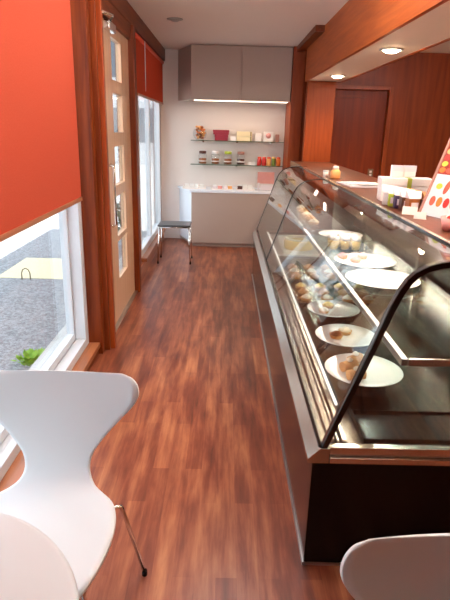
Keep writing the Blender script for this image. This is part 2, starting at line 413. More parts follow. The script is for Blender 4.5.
blind('large red roller blind half lowered over the near shop window', -.85, .24, 3.185, 1.08, 2.265, .30)
blind('smaller red roller blind over the far window beyond the glazed door', -.822, 5.20, 7.28, 1.775, 2.262, 5.62)

# ------------------------------------------------------------------ recessed lamps
def downlight(label, loc, lit, group, r=.055):
    t = thing('recessed_downlight', label, 'ceiling light', loc, 0, group)
    build('trim_ring', MB().lathe([(r*1.35, -.001), (r*1.35, -.006), (r*1.02, -.009), (r*.98, -.004), (r, -.001)], 28), M['alu'] if lit else M['bulboff'], t)
    build('lamp_lens', MB().lathe([(0, -.026), (r*.5, -.023), (r*.85, -.012), (r*.95, -.001), (0, -.001)], 28), M['bulb'] if lit else M['bulboff'], t)
    return t
downlight('unlit recessed downlight in the ceiling near the taupe wall cabinets', (-.489, 5.376, CEIL), False, None)
sp = [(1.11, 3.96, 'lit soffit downlight above the white gift box, nearer of the two in view'),
      (1.125, 5.86, 'lit downlight at the far end of the soffit beside the wooden post'),
      (1.11, 2.05, 'lit soffit downlight above the near end of the display case, out of frame'),
      ]
for x, y, lb in sp: downlight(lb, (x, y, 2.035), True, 'soffit downlights', .06)

def area(name, loc, rot, sx, sy, power, col, spread=None):
    l = bpy.data.lights.new(name, 'AREA'); l.shape = 'RECTANGLE'; l.size = sx; l.size_y = sy; l.energy = power; l.color = col
    if spread: l.spread = spread
    o = bpy.data.objects.new(name, l); COL.objects.link(o); o.location = loc; o.rotation_euler = rot; return o
def spot(name, loc, power, col, ang=120, size=.05):
    l = bpy.data.lights.new(name, 'SPOT'); l.energy = power; l.color = col; l.spot_size = math.radians(ang); l.spot_blend = .8; l.shadow_soft_size = size
    o = bpy.data.objects.new(name, l); COL.objects.link(o); o.location = loc; return o
WARM = (1, .80, .58)
for x, y, lb in sp: spot('soffit_lamp_light', (x, y, 2.01), 38, WARM, 150)
# opal fill globes, added unseen above the frame to light the ceiling
def globe(label, x, y, group, drop=.20, r=.09):
    t = thing('fill_globe', label, 'ceiling light', (x, y, CEIL-drop), 0, group)
    build('opal_fill_globe', MB().lathe([(r*math.sin(PI*k/16), -r*math.cos(PI*k/16)) for k in range(17)], 24), M['globe'], t)
    build('fill_globe_stem', MB().tube([(0, 0, r+.001), (0, 0, drop-.012)], .008, 10).lathe([(.05, drop-.011), (.05, drop-.001), (0, drop-.001)], 20), M['alu'], t)
globe('added opal fill globe over the middle of the aisle, out of frame', .05, 2.95, 'added aisle globes')
globe('added opal fill globe above the waisted white chair, out of frame', .05, 1.75, 'added aisle globes')
globe('added opal fill lamp behind the counter, nearer one, out of frame', 2.1, 2.2, 'added service lamps', .11)  # this pair is added to brighten the area behind the counter
globe('added opal fill lamp behind the counter, farther one, hidden by the soffit', 2.1, 5.0, 'added service lamps', .11)
# ------------------------------------------------------------------ display case
CY0, CY1, CM = 1.535, 5.52, 4.151
prof = [(.345, .495), (.406, .672), (.467, .849), (.512, .985), (.536, 1.043), (.556, 1.078), (.580, 1.103), (.612, 1.122), (.65, 1.134), (.70, 1.141), (.775, 1.146)]
case = thing('display_case', 'long curved-glass refrigerated cake display case along the right side of the aisle', 'display case', (.7, 3.5, 0))
def cp(name, mb, mat, parent=None, **k): return build(name, mb, mat, parent or case, world=True, **k)
cp('kick_plate', MB().box(  .342, 1.14, CY0+.03, CY1-.02, 0, .045), M['black'])
cp('kick_strip', MB().box(.312, .330, CY0, CY1, .0, .013).box(.330, 1.14, CY0, CY0+.02, 0, .013), M['kick'])
cp('side_panel', MB().box(.318, .338, CY0+.012, CY1, .015, .435), M['sidepanel'])
cp('end_panel', MB().box(.318, 1.15, CY0, CY0+.011, .015, .432), M['black'])
cp('end_panel', MB().box(.339, 1.15, CY1-.011, CY1, .046, .432), M['black'])
cp('rear_panel', MB().box(1.14, 1.15, CY0+.012, CY1-.012, .046, 1.12), M['darksteel'])
# sloping steel ledge under the glass, wraps round the near end
cp('steel_ledge', MB().prism([(.300, .436), (.300, .455), (.340, .494), (.372, .494), (.372, .436)], CY0-.008, CY1, 0, 'y'), M['steel'], bevel=.002)
cp('glass_seal', MB().box(.333, .3425, CY0, CY1, .4945, .503), M['blackrub'])
cp('end_ledge', MB().box(.374, 1.155, CY0-.008, CY0+.03, .436, .458).box(.374, 1.155, CY0+.004, CY0+.03, .459, .492), M['steel_x'], bevel=.002)
cp('display_floor', MB().box(.374, 1.135, CY0+.032, CY1-.02, .44, .475), M['darksteel'])
cp('air_grille', MB().box(.374, .395, CY0+.035, CY1-.03, .476, .505).box(.402, .412, CY0+.035, CY1-.03, .476, .498).box(.420, .437, CY0+.035, CY1-.03, .476, .500), M['steel'], bevel=.002)
cp('bottom_lamp_tube', MB().tube([(.452, CY0+.30, .492), (.452, CY1-.1, .492)], .006, 8), M['lowlamp'])
cp('front_glass', MB().band(prof, .006, CY0+.012, CM-.008), M['caseglass'])
cp('front_glass', MB().band(prof, .006, CM+.008, CY1-.008), M['caseglass'])
def inner(pts, d):
    return [(x+d, z-d*.45) for x, z in pts]
endpoly = [(.356, .495)] + [(x+.008, z-.004) for x, z in prof[1:]] + [(1.13, 1.142), (1.13, .495)]
cp('end_glass', MB().prism(endpoly, CY0+.004, CY0+.010, 0, 'y'), M['caseglass'])
cp('end_glass', MB().prism(endpoly, CY1-.012, CY1-.006, 0, 'y'), M['caseglass'])
def frame(y, w, name):
    # a flat bar following the glass profile
    pts = prof + [(.83, 1.147)]
    cp(name, MB().band([(x-.003, z+.003) for x, z in pts], w*.8, y-w/2, y+w/2), M['blackrub'], bevel=.003)
frame(CY0+.004, .026, 'glass_frame')
frame(CM, .012, 'glass_frame')
frame(CY1-.003, .010, 'glass_frame')
# deck on top, customer side edge strip
cp('top_deck', MB().box(.778, 1.22, CY0-.01, CY1+.9, 1.128, 1.146), M['deck'], bevel=.002)
cp('deck_edge', MB().box(.762, .777, CY0-.01, CY1+.9, 1.082, 1.152), M['steel'], bevel=.003)
cp('deck_seal', MB().box(.752, .761, CY0-.01, CY1, 1.143, 1.152), M['blackrub'])
cp('top_lamp_tube', MB().tube([(.80, CY0+.15, 1.108), (.80, CM-.1, 1.108)], .010, 8), M['tubelamp'])
cp('top_lamp_tube', MB().tube([(.80, CM+.1, 1.108), (.80, CY1-.15, 1.108)], .010, 8), M['tubelamp'])
# middle shelf, steel with front rail
cp('middle_shelf', MB().box(.64, 1.10, 1.67, CM-.05, .752, .758), M['shelfglass'])
cp('shelf_rail', MB().box(.615, .638, 1.655, CM-.05, .742, .768), M['railsteel'], bevel=.002)
cp('shelf_rail', MB().box(.640, 1.10, 1.655, 1.668, .742, .768), M['steel_x'], bevel=.002)
cp('middle_shelf', MB().box(.64, 1.10, CM+.08, CY1-.1, .752, .758), M['shelfglass'])
cp('shelf_rail', MB().box(.615, .638, CM+.08, CY1-.1, .742, .768), M['railsteel'], bevel=.002)
for y in (1.75, 2.95, 4.09, 4.24, 5.40):
    cp('shelf_post', MB().box(1.105, 1.135, y-.015, y+.015, .476, 1.12), M['steel'])
    cp('shelf_bracket', MB().prism([(.70, .744), (1.104, .744), (1.104, .69)], y-.004, y+.004, 0, 'y'), M['darksteel'])
# sliding rear doors
for k, y in enumerate([1.62, 2.28, 2.94, 3.60]):
    dr = cp('sliding_door', MB().box(1.085, 1.10, y, y+.03, .476, .74).box(1.085, 1.10, y+.61, y+.64, .476, .74).box(1.085, 1.10, y+.03, y+.61, .476, .506).box(1.085, 1.10, y+.03, y+.61, .71, .74), M['steel'])
    cp('door_glass', MB().box(1.09, 1.095, y+.03, y+.61, .506, .71), M['caseglass'], dr)

# ---- things in the case
def plate(label, x, y, z, r, group, stand):
    t = thing('plate_on_stand' if stand else 'serving_plate', label, 'plate', (x, y, z), 0, group)
    b = 0
    if stand:
        build('stand', MB().lathe([(r*.62, 0), (r*.62, .006), (r*.5, .012), (r*.55, stand-.012), (r*.86, stand), (0, stand)], 36), M['slate'], t); b = stand+.0005
    build('plate', MB().lathe([(r*.6, b), (r*.97, b+.014), (r, b+.018), (r*.985, b+.020), (r*.72, b+.008), (0, b+.007)], 48), M['plate'], t)
    return b + .008
LZ = .476
h = plate('nearest round white plate in the bottom of the case, with cream rolls', .595, 2.015, LZ, .160, 'plates on the case floor', .065)
plate('middle round white plate in the bottom of the case, with a small tart', .605, 2.40, LZ, .148, 'plates on the case floor', .065)
plate('third round white plate back in the bottom of the case, with a pale cake', .622, 2.80, LZ, .145, 'plates on the case floor', .065)
LP = LZ + .0735
UZ = .759
plate('nearest wide white plate on the middle shelf, nearly empty', .83, 2.66, UZ, .19, 'plates on the middle shelf', 0)
plate('second wide white plate on the middle shelf, with pink tarts', .84, 3.06, UZ, .18, 'plates on the middle shelf', 0)
plate('third wide white plate on the middle shelf, behind the pudding cups', .86, 3.87, UZ, .16, 'plates on the middle shelf', 0)
UP = UZ + .009
def tart(label, x, y, z, top, group, s=1):
    t = thing('small_tart', label, 'tart', (x, y, z), random.uniform(0, 3), group)
    build('crust', MB().lathe([(.026*s, 0), (.034*s, .018*s), (.031*s, .018*s), (.029*s, .014*s), (0, .014*s)], 18), M['pastry'], t)
    build('filling', MB().lathe([(.029*s, .0145*s), (.024*s, .024*s), (.010*s, .034*s), (0, .036*s)], 18), top, t)
def roll(label, x, y, z, group, rz=0):
    t = thing('cream_roll', label, 'pastry', (x, y, z), rz, group)
    build('sponge', MB().tube([(-.035, 0, .022), (0, 0, .023), (.035, 0, .022)], .021, 16), M['pastry'], t)
    build('cream_swirl', MB().lathe([(.012, 0), (.014, .006), (.006, .014), (0, .018)], 12, (0, 0, .043)), M['cream'], t)
roll('golden cream roll on the nearest low plate, left one', .535, 2.02, LP, 'cream rolls on the nearest plate', .5)
roll('golden cream roll on the nearest low plate, far one', .575, 2.085, LP, 'cream rolls on the nearest plate', .7)
roll('golden cream roll on the nearest low plate, near the front glass', .545, 1.935, LP, 'cream rolls on the nearest plate', .2)
tart('caramel tart on the middle low plate, left of the cream one', .555, 2.385, LP, M['caramel'], 'tarts on the middle low plate', 1)
tart('cream-topped tart on the middle low plate', .61, 2.44, LP, M['cream'], 'tarts on the middle low plate', 1)
tart('yellow-topped tart on the third low plate', .60, 2.84, LP, M['custard'], 'tarts on the third low plate', 1)
tart('pale cream tart on the third low plate, nearer the glass', .56, 2.75, LP, M['cream'], 'tarts on the third low plate', .9)
for k, (dx, dy) in enumerate([(-.08, .05), (-.02, -.03), (.04, .06)]):
    tart(['pink tart on the second shelf plate, leftmost', 'pink tart on the second shelf plate, nearest', 'pink tart on the second shelf plate, farthest'][k], .80+dx, 3.08+dy, UP, M['pinkcard'], 'pink tarts on the shelf')
def pudding(label, x, y, z, group):
    t = thing('pudding_cup', label, 'pudding', (x, y, z), 0, group)
    build('custard', MB().lathe([(.027, .002), (.031, .060), (0, .060)], 20), M['custard'], t)
    build('cup', MB().lathe([(.029, 0), (.0345, .070), (.0335, .070), (.028, .0012), (0, .0012)], 20), M['plastic'], t)
    build('cream_topping', MB().lathe([(.0315, .061), (.031, .082), (.020, .090), (0, .091)], 20), M['plate'], t)
for k in range(3):
    for j in range(2):
        pudding('custard pudding cup with white topping, %s in the %s row' % (['left', 'middle', 'right'][k], ['front', 'back'][j]), .725+k*.071, 3.42+j*.075, UZ+.001, 'custard pudding cups on the middle shelf')
# low trays beyond
def tray(label, x0, x1, y0, y1, z, mat, group=None):
    t = MB(); a, b = (x1-x0)/2, (y1-y0)/2
    t.box(-a, a, -b, b, 0, .004).box(-a, -a+.005, -b, b, .004, .014).box(a-.005, a, -b, b, .004, .014).box(-a+.005, a-.005, -b, -b+.005, .004, .014).box(-a+.005, a-.005, b-.005, b, .004, .014)
    return single('display_tray', t, mat, label, 'tray', ((x0+x1)/2, (y0+y1)/2, z), 0, group)
tray('empty black tray at the near end of the case floor', .50, 1.04, 1.60, 1.80, LZ, M['slate'], 'trays on the case floor')
cake_rows = [(3.10, 'steel tray of little pastries behind the three low plates', M['steel'], [M['cream'], M['pastry'], M['custard']]),
             (3.62, 'middle steel tray of mixed pastries on the case floor', M['steel'], [M['pastry'], M['cream'], M['pastry']])]
for ti, (y, lb, mt, tops) in enumerate(cake_rows):
    tray(lb, .47, 1.03, y, y+.42, LZ, mt, 'trays on the case floor')
    for i in range(3):
        for j in range(4):
            tart('%s tart on the %s steel tray, %s row, %s from the aisle' % (['cream', 'golden', 'pale'][i] , ['nearer', 'farther'][ti], ['near', 'middle', 'far'][i], ['first', 'second', 'third', 'fourth'][j]),
                 .53+j*.13, y+.08+i*.13, LZ+.0045, tops[i], 'tarts on the steel trays', 1.15)
tray('white tray on the floor of the far case section', .46, 1.03, 4.40, 5.30, LZ, M['plate'], 'trays on the case floor')
# round whole cake in the far section
t = thing('round_cake', 'large pale yellow round cake in the far section of the case', 'cake', (.68, 4.72, LZ+.005))
build('cake_body', MB().lathe([(.125, 0), (.13, .01), (.13, .07), (.12, .082), (0, .084)], 40), M['custard'], t)
build('cream_rim', MB().lathe([(.128, .083), (.124, .096), (.112, .096), (.108, .083)], 40), M['cream'], t)
for k in range(5):
    tart('golden tart on the far middle shelf, %s from the near end' % ['first', 'second', 'third', 'fourth', 'fifth'][k], .74, 4.36+k*.20, UZ, M['pastry'] if k % 2 else M['cream'], 'tarts on the far shelf', 1.4)
for k in range(4):
    x, y = .76+(k % 2)*.12, 4.0-.0*k
# ------------------------------------------------------------------ on the top deck
DZ = 1.1465
t = thing('gift_box', 'large white lidded gift box with green ribbon on the counter top', 'box', (.97, 2.92, DZ), math.radians(-6))
build('box_body', MB().box(-.13, .13, -.06, .06, 0, .085), M['whitecard'], t, bevel=.002)
build('box_lid', MB().box(-.134, .134, -.064, .064, .0855, .122), M['whitecard'], t, bevel=.002)
build('ribbon', MB().box(.0, .022, -.0665, -.0645, .002, .124).box(.0, .022, -.0665, .0665, .1225, .124), M['ribbon'], t)
for k in range(2):
    g = thing('small_box', ['small white box standing on the gift box, left one', 'small white box standing on the gift box, right one'][k], 'box', (.925+k*.066, 2.935, DZ+.1245), math.radians(-3), 'small white boxes on the gift box')
    build('carton', MB().box(-.030, .030, -.02, .02, 0, .060), M['whitecard'], g, bevel=.002)
    build('carton_flap', MB().box(-.031, .031, -.021, -.0202, .030, .0615), M['poster'], g)
# clear bags of sweets in front of the box
def bag(label, x, y, col, group, rz=0, s=1):
    t = thing('sweets_bag', label, 'bag', (x, y, DZ), rz, group)
    build('contents', MB().box(-.022*s, .022*s, -.020*s, .020*s, 0, .052*s), col, t, bevel=.005)
    tp = MB()
    vs = [(-.024*s, -.02*s, .0525*s), (.024*s, -.02*s, .0525*s), (.024*s, .02*s, .0525*s), (-.024*s, .02*s, .0525*s), (-.030*s, -.004, .082*s), (.030*s, -.004, .078*s), (.030*s, .004, .078*s), (-.030*s, .004, .082*s)]
    tp.add(vs, [(0,1,2,3),(4,7,6,5),(0,4,5,1),(1,5,6,2),(2,6,7,3),(3,7,4,0)])
    build('gathered_top', tp, M['poster'] if s > 1.2 else M['peach'], t)
    build('label_sticker', MB().box(-.014*s, .014*s, -.0215*s, -.0204*s, .014*s, .038*s), M['poster'], t)
cs = [M['poster'], M['lime'], M['purple'], M['choc'], M['caramel']]
wd = ['farthest', 'second', 'middle', 'fourth', 'nearest']
for k in range(5):
    bag('%s white-topped bag of %s in the row before the gift box' % (wd[k], ['pale sweets', 'lime sweets', 'purple sweets', 'chocolate sweets', 'caramel sweets'][k]), .835+k*.010, 2.74-k*.062, cs[k], 'bags of sweets before the gift box', -.35+.12*k, 1.22)
for k in range(4):
    bag('%s brown sweets bag in the second row, behind the front row' % ['farthest', 'second', 'third', 'nearest'][k], .912+k*.010, 2.70-k*.062, [M['caramel'], M['choc'], M['caramel'], M['choc']][k], 'bags of sweets, back row', .2*k, 1.1)
# price cards
def card(label, x, y, z, w, hh, rz, mat, group):
    mb = MB().box(-w/2, w/2, -.001, .001, 0, hh)
    mb.xf(Matrix.Rotation(math.radians(-18), 4, 'X'))
    mb.box(-w/2, w/2, .0, .022, -.0008, 0.0004)
    single('price_card', mb, mat, label, 'card', (x, y, z+.0012), rz, group)
card('small white price card standing before the sweets bags on the counter', .835, 2.40, DZ, .065, .036, -.45, M['whitecard'], 'price cards on the counter')
card('white price card lying between the sweets and the poster board', .84, 2.28, DZ, .05, .03, -.5, M['whitecard'], 'price cards on the counter')
# jar of orange sweets and papers
t = thing('sweets_jar', 'small jar of orange sweets on the counter far behind the gift box', 'jar', (.855, 4.22, DZ))
build('jar_body', MB().lathe([(.034, 0), (.038, .006), (.038, .050), (.026, .068), (0, .068)], 24), M['peach'], t)
build('jar_lid', MB().lathe([(.024, .0685), (.024, .088), (.018, .094), (0, .094)], 24), M['whitecard'], t)
t = thing('white_canister', 'small white canister beside the jar of orange sweets', 'jar', (.80, 4.33, DZ))
build('canister_body', MB().lathe([(.020, 0), (.021, .04), (0, .04)], 20), M['whitecard'], t)
build('canister_lid', MB().lathe([(.022, .0405), (.022, .052), (0, .053)], 20), M['alu'], t)
t = thing('paper_stack', 'loose stack of white and grey leaflets on the counter between jar and gift box', 'papers', (.93, 3.72, DZ), .1)
build('leaflet', MB().box(-.12, .12, -.16, .16, 0, .008), M['poster'], t)
build('leaflet', MB().xf(Matrix.Identity(4)).box(-.10, .09, -.10, .12, .0085, .014), M['alu'], t)
build('leaflet', MB().box(-.05, .11, -.13, .02, .0145, .019), M['whitecard'], t)
# poster board
t = thing('picture_board', 'leaning picture board of fruit jellies and macarons on the counter', 'sign', (.885, 2.40, DZ+.008), 0)
d = Vector((.35, -.937, 0)).normalized(); nb = Vector((.937, .35, 0)).normalized()
th = math.radians(20); up = Vector((0, 0, 1))*math.cos(th) + nb*math.sin(th); nn = d.cross(up).normalized()
if nn.x > 0: nn = -nn
def bpt(u, v, w): return d*u + up*v + nn*w
def brd(mb, u0, u1, v0, v1, w0, w1, mi=0):
    vs = [bpt(u, v, w) for u in (u0, u1) for v in (v0, v1) for w in (w0, w1)]
    return mb.add(vs, [(0,1,3,2),(4,6,7,5),(0,4,5,1),(2,3,7,6),(0,2,6,4),(1,5,7,3)], mi)
W_, H_ = .46, .52
build('backing', brd(MB(), 0, W_, 0, H_, -.012, -.001), M['alu'], t)
build('board_frame', brd(brd(brd(MB(), -.012, 0, 0, H_+.012, -.014, .006), W_, W_+.012, 0, H_+.012, -.014, .006), 0, W_, H_, H_+.012, -.014, .006), M['rose'], t)
build('print_sheet', brd(MB(), 0, W_, 0, .185, -.0008, .0006), M['poster'], t)
build('print_sheet', brd(MB(), 0, W_, .186, H_, -.0008, .0006), M['redboard'], t)
pm = MB()
def disc(u, v, a, b, mi, rot=0):
    n = 18; c = []
    for k in range(n):
        s_ = a*math.cos(2*PI*k/n); q = b*math.sin(2*PI*k/n)
        c.append((u + s_*math.cos(rot) - q*math.sin(rot), v + s_*math.sin(rot) + q*math.cos(rot)))
    vs = [bpt(x, y, .0007) for x, y in c] + [bpt(x, y, .0022) for x, y in c]
    pm.add(vs, [tuple(range(n))[::-1], tuple(range(n, 2*n))] + [(k, (k+1) % n, n+(k+1) % n, n+k) for k in range(n)], mi)
mac = [4, 3, 1, 0, 2]
for r_ in range(11):
    for c_ in range(11):
        disc(.022+c_*.041, .204+r_*.028, .018, .012, [2, 0, 3, 1, 4, 0, 2, 1, 3, 0, 2][r_] if c_ % 3 else [1, 3, 0, 4, 2, 3, 1, 0, 4, 2, 1][r_])
for c_ in range(9):
    disc(.045+c_*.048, .132, .018 if c_ % 2 == 0 else .014, .013 if c_ % 2 == 0 else .032, [3, 2, 1, 2, 3, 0, 4, 2, 1][c_], 0 if c_ % 2 == 0 else -.2)
for c_ in range(10):
    disc(.04+c_*.042, .065, .016, .022, [2, 1, 0, 2, 1, 0, 2, 1, 3, 0][c_])
build('printed_pictures', pm, [M['berry'], M['orange'], M['coral'], M['lime'], M['peach']], t)
build('easel_leg', MB().tube([bpt(W_*.5, H_*.75, -.016), bpt(W_*.5, H_*.75, -.016) + Vector((.12, .04, -(bpt(W_*.5, H_*.75, -.016)).z + .004))], .006, 8), M['darksteel'], t)
# pink tub
t = thing('sweets_tub', 'round pink tub of red and white sweets before the picture board', 'tub', (.885, 2.02, DZ))
build('tub', MB().lathe([(.045, 0), (.058, .050), (.055, .050), (.044, .006), (0, .006)], 28), M['pinkcard'], t)
sw = MB()
rr = random.Random(3)
for k in range(16):
    a = rr.uniform(0, 6.28); q = rr.uniform(0, .036)
    sw.blob((q*math.cos(a), q*math.sin(a), .040+rr.uniform(0, .014)), .013, .013, .010, k, .05, k % 2, 8)
build('sweets', sw, [M['berry'], M['whitecard']], t)['kind'] = 'stuff'
# wall socket
t = thing('wall_socket', 'brass-coloured wall socket on the dark wood beside the service door', 'socket', (1.90, 7.13, .98))
build('socket_plate', MB().box(-.035, .035, -.008, 0, -.055, .055), M['outlet'], t, bevel=.002)
build('socket_face', MB().box(-.015, .015, -.011, -.0082, -.034, -.006).box(-.015, .015, -.011, -.0082, .006, .034), M['whitecard'], t)

# ------------------------------------------------------------------ back niche
CX0 = -.43
t = thing('base_cabinet', 'low taupe counter cabinet with white slanted end against the back wall', 'cabinet', (.15, 7.1, 0))
def tp(name, mb, mat, **k): return build(name, mb, mat, t, world=True, **k)
tp('plinth', MB().prism([(CX0+.03, 6.92), (.77, 6.92), (.77, 7.39), (CX0-.15, 7.39)], 0, .05), M['taupe'])
tp('carcass', MB().prism([(CX0+.004, 6.895), (.77, 6.895), (.77, 7.395), (CX0-.19, 7.395)], .052, .705), M['whitelam'])
tp('front_panel', MB().box(CX0+.006, .768, 6.872, 6.893, .052, .705), M['taupe'], bevel=.002)
tp('countertop', MB().prism([(CX0-.012, 6.862), (.772, 6.862), (.772, 7.398), (CX0-.215, 7.398)], .706, .730), M['whitelam'], bevel=.002)
t = thing('wall_cabinet', 'wide taupe wall cabinet with two flush doors above the glass shelves', 'cabinet', (.16, 7.1, 1.82))
tp('carcass', MB().prism([(CX0-.004, 6.894), (.768, 6.894), (.768, 7.398), (CX0-.205, 7.398)], 1.82, 2.425), M['taupe'])
tp('cabinet_door', MB().box(CX0-.003, .165, 6.872, 6.892, 1.815, 2.422), M['taupe'], bevel=.002)
tp('cabinet_door', MB().box(.170, .767, 6.872, 6.892, 1.815, 2.422), M['taupe'], bevel=.002)
tp('under_light', MB().box(-.40, .74, 6.905, 6.935, 1.806, 1.819), M['strip'])
area('cabinet_strip_light', (.17, 6.95, 1.80), (0, 0, 0), 1.1, .06, 2.2, (1, .82, .66))
for z, lb in ((1.33, 'upper glass wall shelf holding gift boxes under the wall cabinet'), (1.025, 'lower glass wall shelf holding jars above the low counter')):
    s = thing('glass_shelf', lb, 'shelf', (.15, 7.3, z), 0, 'glass wall shelves')
    build('shelf_board', MB().box(-.61, .61, -.07, .095, 0, .008), M['shelfglass'], s)
    build('shelf_edge', MB().box(-.61, .61, -.073, -.0705, 0, .008), M['darkleaf'], s)
    for x in (-.45, 0, .45): build('bracket', MB().box(x-.012, x+.012, .04, .098, -.014, -.001), M['chrome'], s)
Z1, Z2, ZC = 1.3385, 1.0335, .7305
# glass bowl of wrapped sweets
t = thing('sweets_bowl', 'round glass bowl of orange wrapped sweets at the left end of the upper shelf', 'bowl', (-.345, 7.30, Z1))
SC = Matrix.Diagonal((1.15, 1.0, 1.22, 1))
build('bowl', MB().lathe([(.04, 0), (.072, .03), (.080, .07), (.066, .115), (.062, .115), (.075, .07), (.068, .033), (.036, .005), (0, .005)], 32).xf(SC), M['plastic'], t)
sw = MB(); rr = random.Random(5)
for k in range(46):
    a = rr.uniform(0, 6.28); z = rr.uniform(.02, .135); q = rr.uniform(.2, .9)*(.062 if z < .11 else .045)
    sw.blob((q*math.cos(a), q*math.sin(a), z), .016, .016, .013, k, .2, k % 3, 8)
build('wrapped_sweets', sw.xf(SC), [M['caramel'], M['orange'], M['peach']], t)['kind'] = 'stuff'
def box_(name, label, x, y, z, w, dd, hh, mat, group=None, lid=None, rz=0):
    b = thing(name, label, 'box', (x, y, z), rz, group)
    if lid:
        build('box_body', MB().box(-w/2, w/2, -dd/2, dd/2, 0, hh*.55), mat, b, bevel=.002)
        build('box_lid', MB().box(-w/2-.004, w/2+.004, -dd/2-.004, dd/2+.004, hh*.55+.0004, hh), lid, b, bevel=.002)
    else:
        build('box_body', MB().box(-w/2, w/2, -dd/2, dd/2, 0, hh-.004), mat, b, bevel=.002)
        build('box_top', MB().box(-w/2+.004, w/2-.004, -dd/2+.004, dd/2-.004, hh-.004, hh), M['whitecard'] if mat != M['rose'] else M['rose'], b)
    return b
box_('gift_box', 'maroon gift box at the bottom of the pair on the upper shelf', -.06, 7.305, Z1, .17, .11, .075, M['maroon'], 'maroon boxes', M['maroon'])
box_('gift_box', 'wider maroon gift box on top of the pair on the upper shelf', -.065, 7.305, Z1+.0755, .205, .12, .058, M['maroon'], 'maroon boxes', M['maroon'])
for k in range(2):
    b = thing('gift_box', ['cream gift box with olive end band, lower of the stack', 'cream gift box with olive end band, upper of the stack'][k], 'box', (.24, 7.305, Z1+k*.062), 0, 'cream boxes on the upper shelf')
    build('box_body', MB().box(-.10, .10, -.055, .055, 0, .058), M['creamcard'], b, bevel=.002)
    build('end_band', MB().box(.075, .092, -.057, -.0555, 0, .058), M['olive'], b)
box_('small_box', 'pale small box lying left of the cream boxes on the upper shelf', .095, 7.30, Z1, .07, .07, .055, M['whitecard'])
box_('small_box', 'plain white box between the cream boxes and the pink pictured box', .425, 7.31, Z1, .075, .08, .10, M['whitecard'])
b = box_('gift_box', 'white box with a pink picture on the upper shelf', .555, 7.305, Z1, .125, .08, .125, M['whitecard'])
build('pink_picture', MB().lathe([(0, 0), (.034, 0), (.034, .0012), (0, .0012)], 20).xf(Matrix.Translation((0, -.0405, .075)) @ Matrix.Rotation(PI/2, 4, 'X')), M['pinkcard'], b)
box_('small_box', 'small brown-pink upright box at the right end of the upper shelf', .672, 7.29, Z1, .050, .05, .095, M['rose'])
# jars on lower shelf
def jar(label, x, top, mid, group):
    J = Matrix.Diagonal((1.28, 1.28, 1.36, 1))
    j = thing('glass_jar', label, 'jar', (x+.022, 7.30, Z2), 0, group)
    build('jar_glass', MB().lathe([(.040, 0), (.044, .006), (.044, .085), (.034, .098), (.031, .098), (.0405, .083), (.0405, .004), (0, .004)], 24).xf(J), M['plastic'], j)
    build('cookies', MB().lathe([(.038, .0045), (.039, .028), (.0375, .030), (.039, .052), (.036, .056), (0, .056)], 20).xf(J), mid, j)
    build('jar_lid', MB().lathe([(.037, .0985), (.037, .120), (.033, .124), (0, .124)], 24).xf(J), top, j)
    build('label_band', MB().lathe([(.0447, .026), (.0447, .034), (.0443, .034), (.0443, .026)], 24).xf(J), M['whitecard'], j)
jar('jar of cookies with a dark brown lid, leftmost on the lower shelf', -.325, M['choc'], M['caramel'], 'cookie jars')
jar('jar of cookies with a white lid, second on the lower shelf', -.155, M['whitecard'], M['caramel'], 'cookie jars')
jar('jar of cookies with a yellow lid, third on the lower shelf', .012, M['lime'], M['caramel'], 'cookie jars')
jar('jar of dark cookies with a pale brown lid, fourth on the lower shelf', .182, M['rose'], M['choc'], 'cookie jars')
for k in range(2):
    box_('small_box', ['tiny white box beside the fourth cookie jar', 'tiny white box beside the first jam pot'][k], .330+k*.046, 7.29, Z2, .042, .04, .042, M['whitecard'], 'tiny white boxes')
for k, (mt, nm) in enumerate([(M['berry'], 'dark red'), (M['berry'], 'bright red'), (M['peach'], 'peach-coloured'), (M['green'], 'olive green'), (M['orange'], 'orange red')]):
    j = thing('jam_pot', '%s jam pot, %s in the row of small pots on the lower shelf' % (nm, ['first', 'second', 'third', 'fourth', 'last'][k]), 'jam pot', (.452+k*.0635, 7.30, Z2), 0, 'jam pots on the lower shelf')
    build('pot', MB().lathe([(.026, 0), (.030, .005), (.030, .080), (.024, .090), (0, .090)], 18), mt, j)
    build('pot_lid', MB().lathe([(.025, .0905), (.025, .110), (0, .111)], 18), M['coral'] if k != 3 else M['custard'], j)
# things on low counter
def gtray(label, x, y, w, dd, items, group):
    tray(label, x-w/2, x+w/2, y-dd/2, y+dd/2, ZC, M['whitecard'], group)
gtray('clear-white tray of pale packets at the left end of the back counter', -.40, 7.13, .30, .20, 0, 'trays on the back counter')
gtray('second white tray of biscuit packets on the back counter', -.03, 7.08, .30, .16, 0, 'trays on the back counter')
gtray('third white tray of brown and white sweets on the back counter', .27, 7.08, .24, .16, 0, 'trays on the back counter')
def packet(label, x, y, mat, group, s=1):
    q = thing('sweets_packet', label, 'packet', (x, y, ZC+.0045), random.uniform(-.4, .4), group)
    build('packet_body', MB().box(-.027*s, .027*s, -.02, .02, 0, .040*s), mat, q, bevel=.006)
    build('packet_seal', MB().box(-.026*s, .026*s, -.004, .004, .0405*s, .056*s), M['plate'], q)
for k in range(4): packet('pale packet on the leftmost back-counter tray, %s from the left' % ['first', 'second', 'third', 'fourth'][k], -.50+k*.066, 7.12, M['plate'], 'pale packets')
for k in range(4): packet('biscuit packet on the middle back-counter tray, %s from the left' % ['first', 'second', 'third', 'fourth'][k], -.13+k*.066, 7.08, [M['poster'], M['pinkcard'], M['poster'], M['peach']][k], 'biscuit packets')
for k in range(3): packet('sweets packet on the right back-counter tray, %s from the left' % ['first, brown', 'second, white', 'third, white'][k], .20+k*.066, 7.08, [M['choc'], M['plate'], M['plate']][k], 'sweets on the right tray', 1.15)
t = thing('leaflet_stand', 'clear stand with a pink sheet at the right end of the back counter', 'stand', (.53, 7.10, ZC))
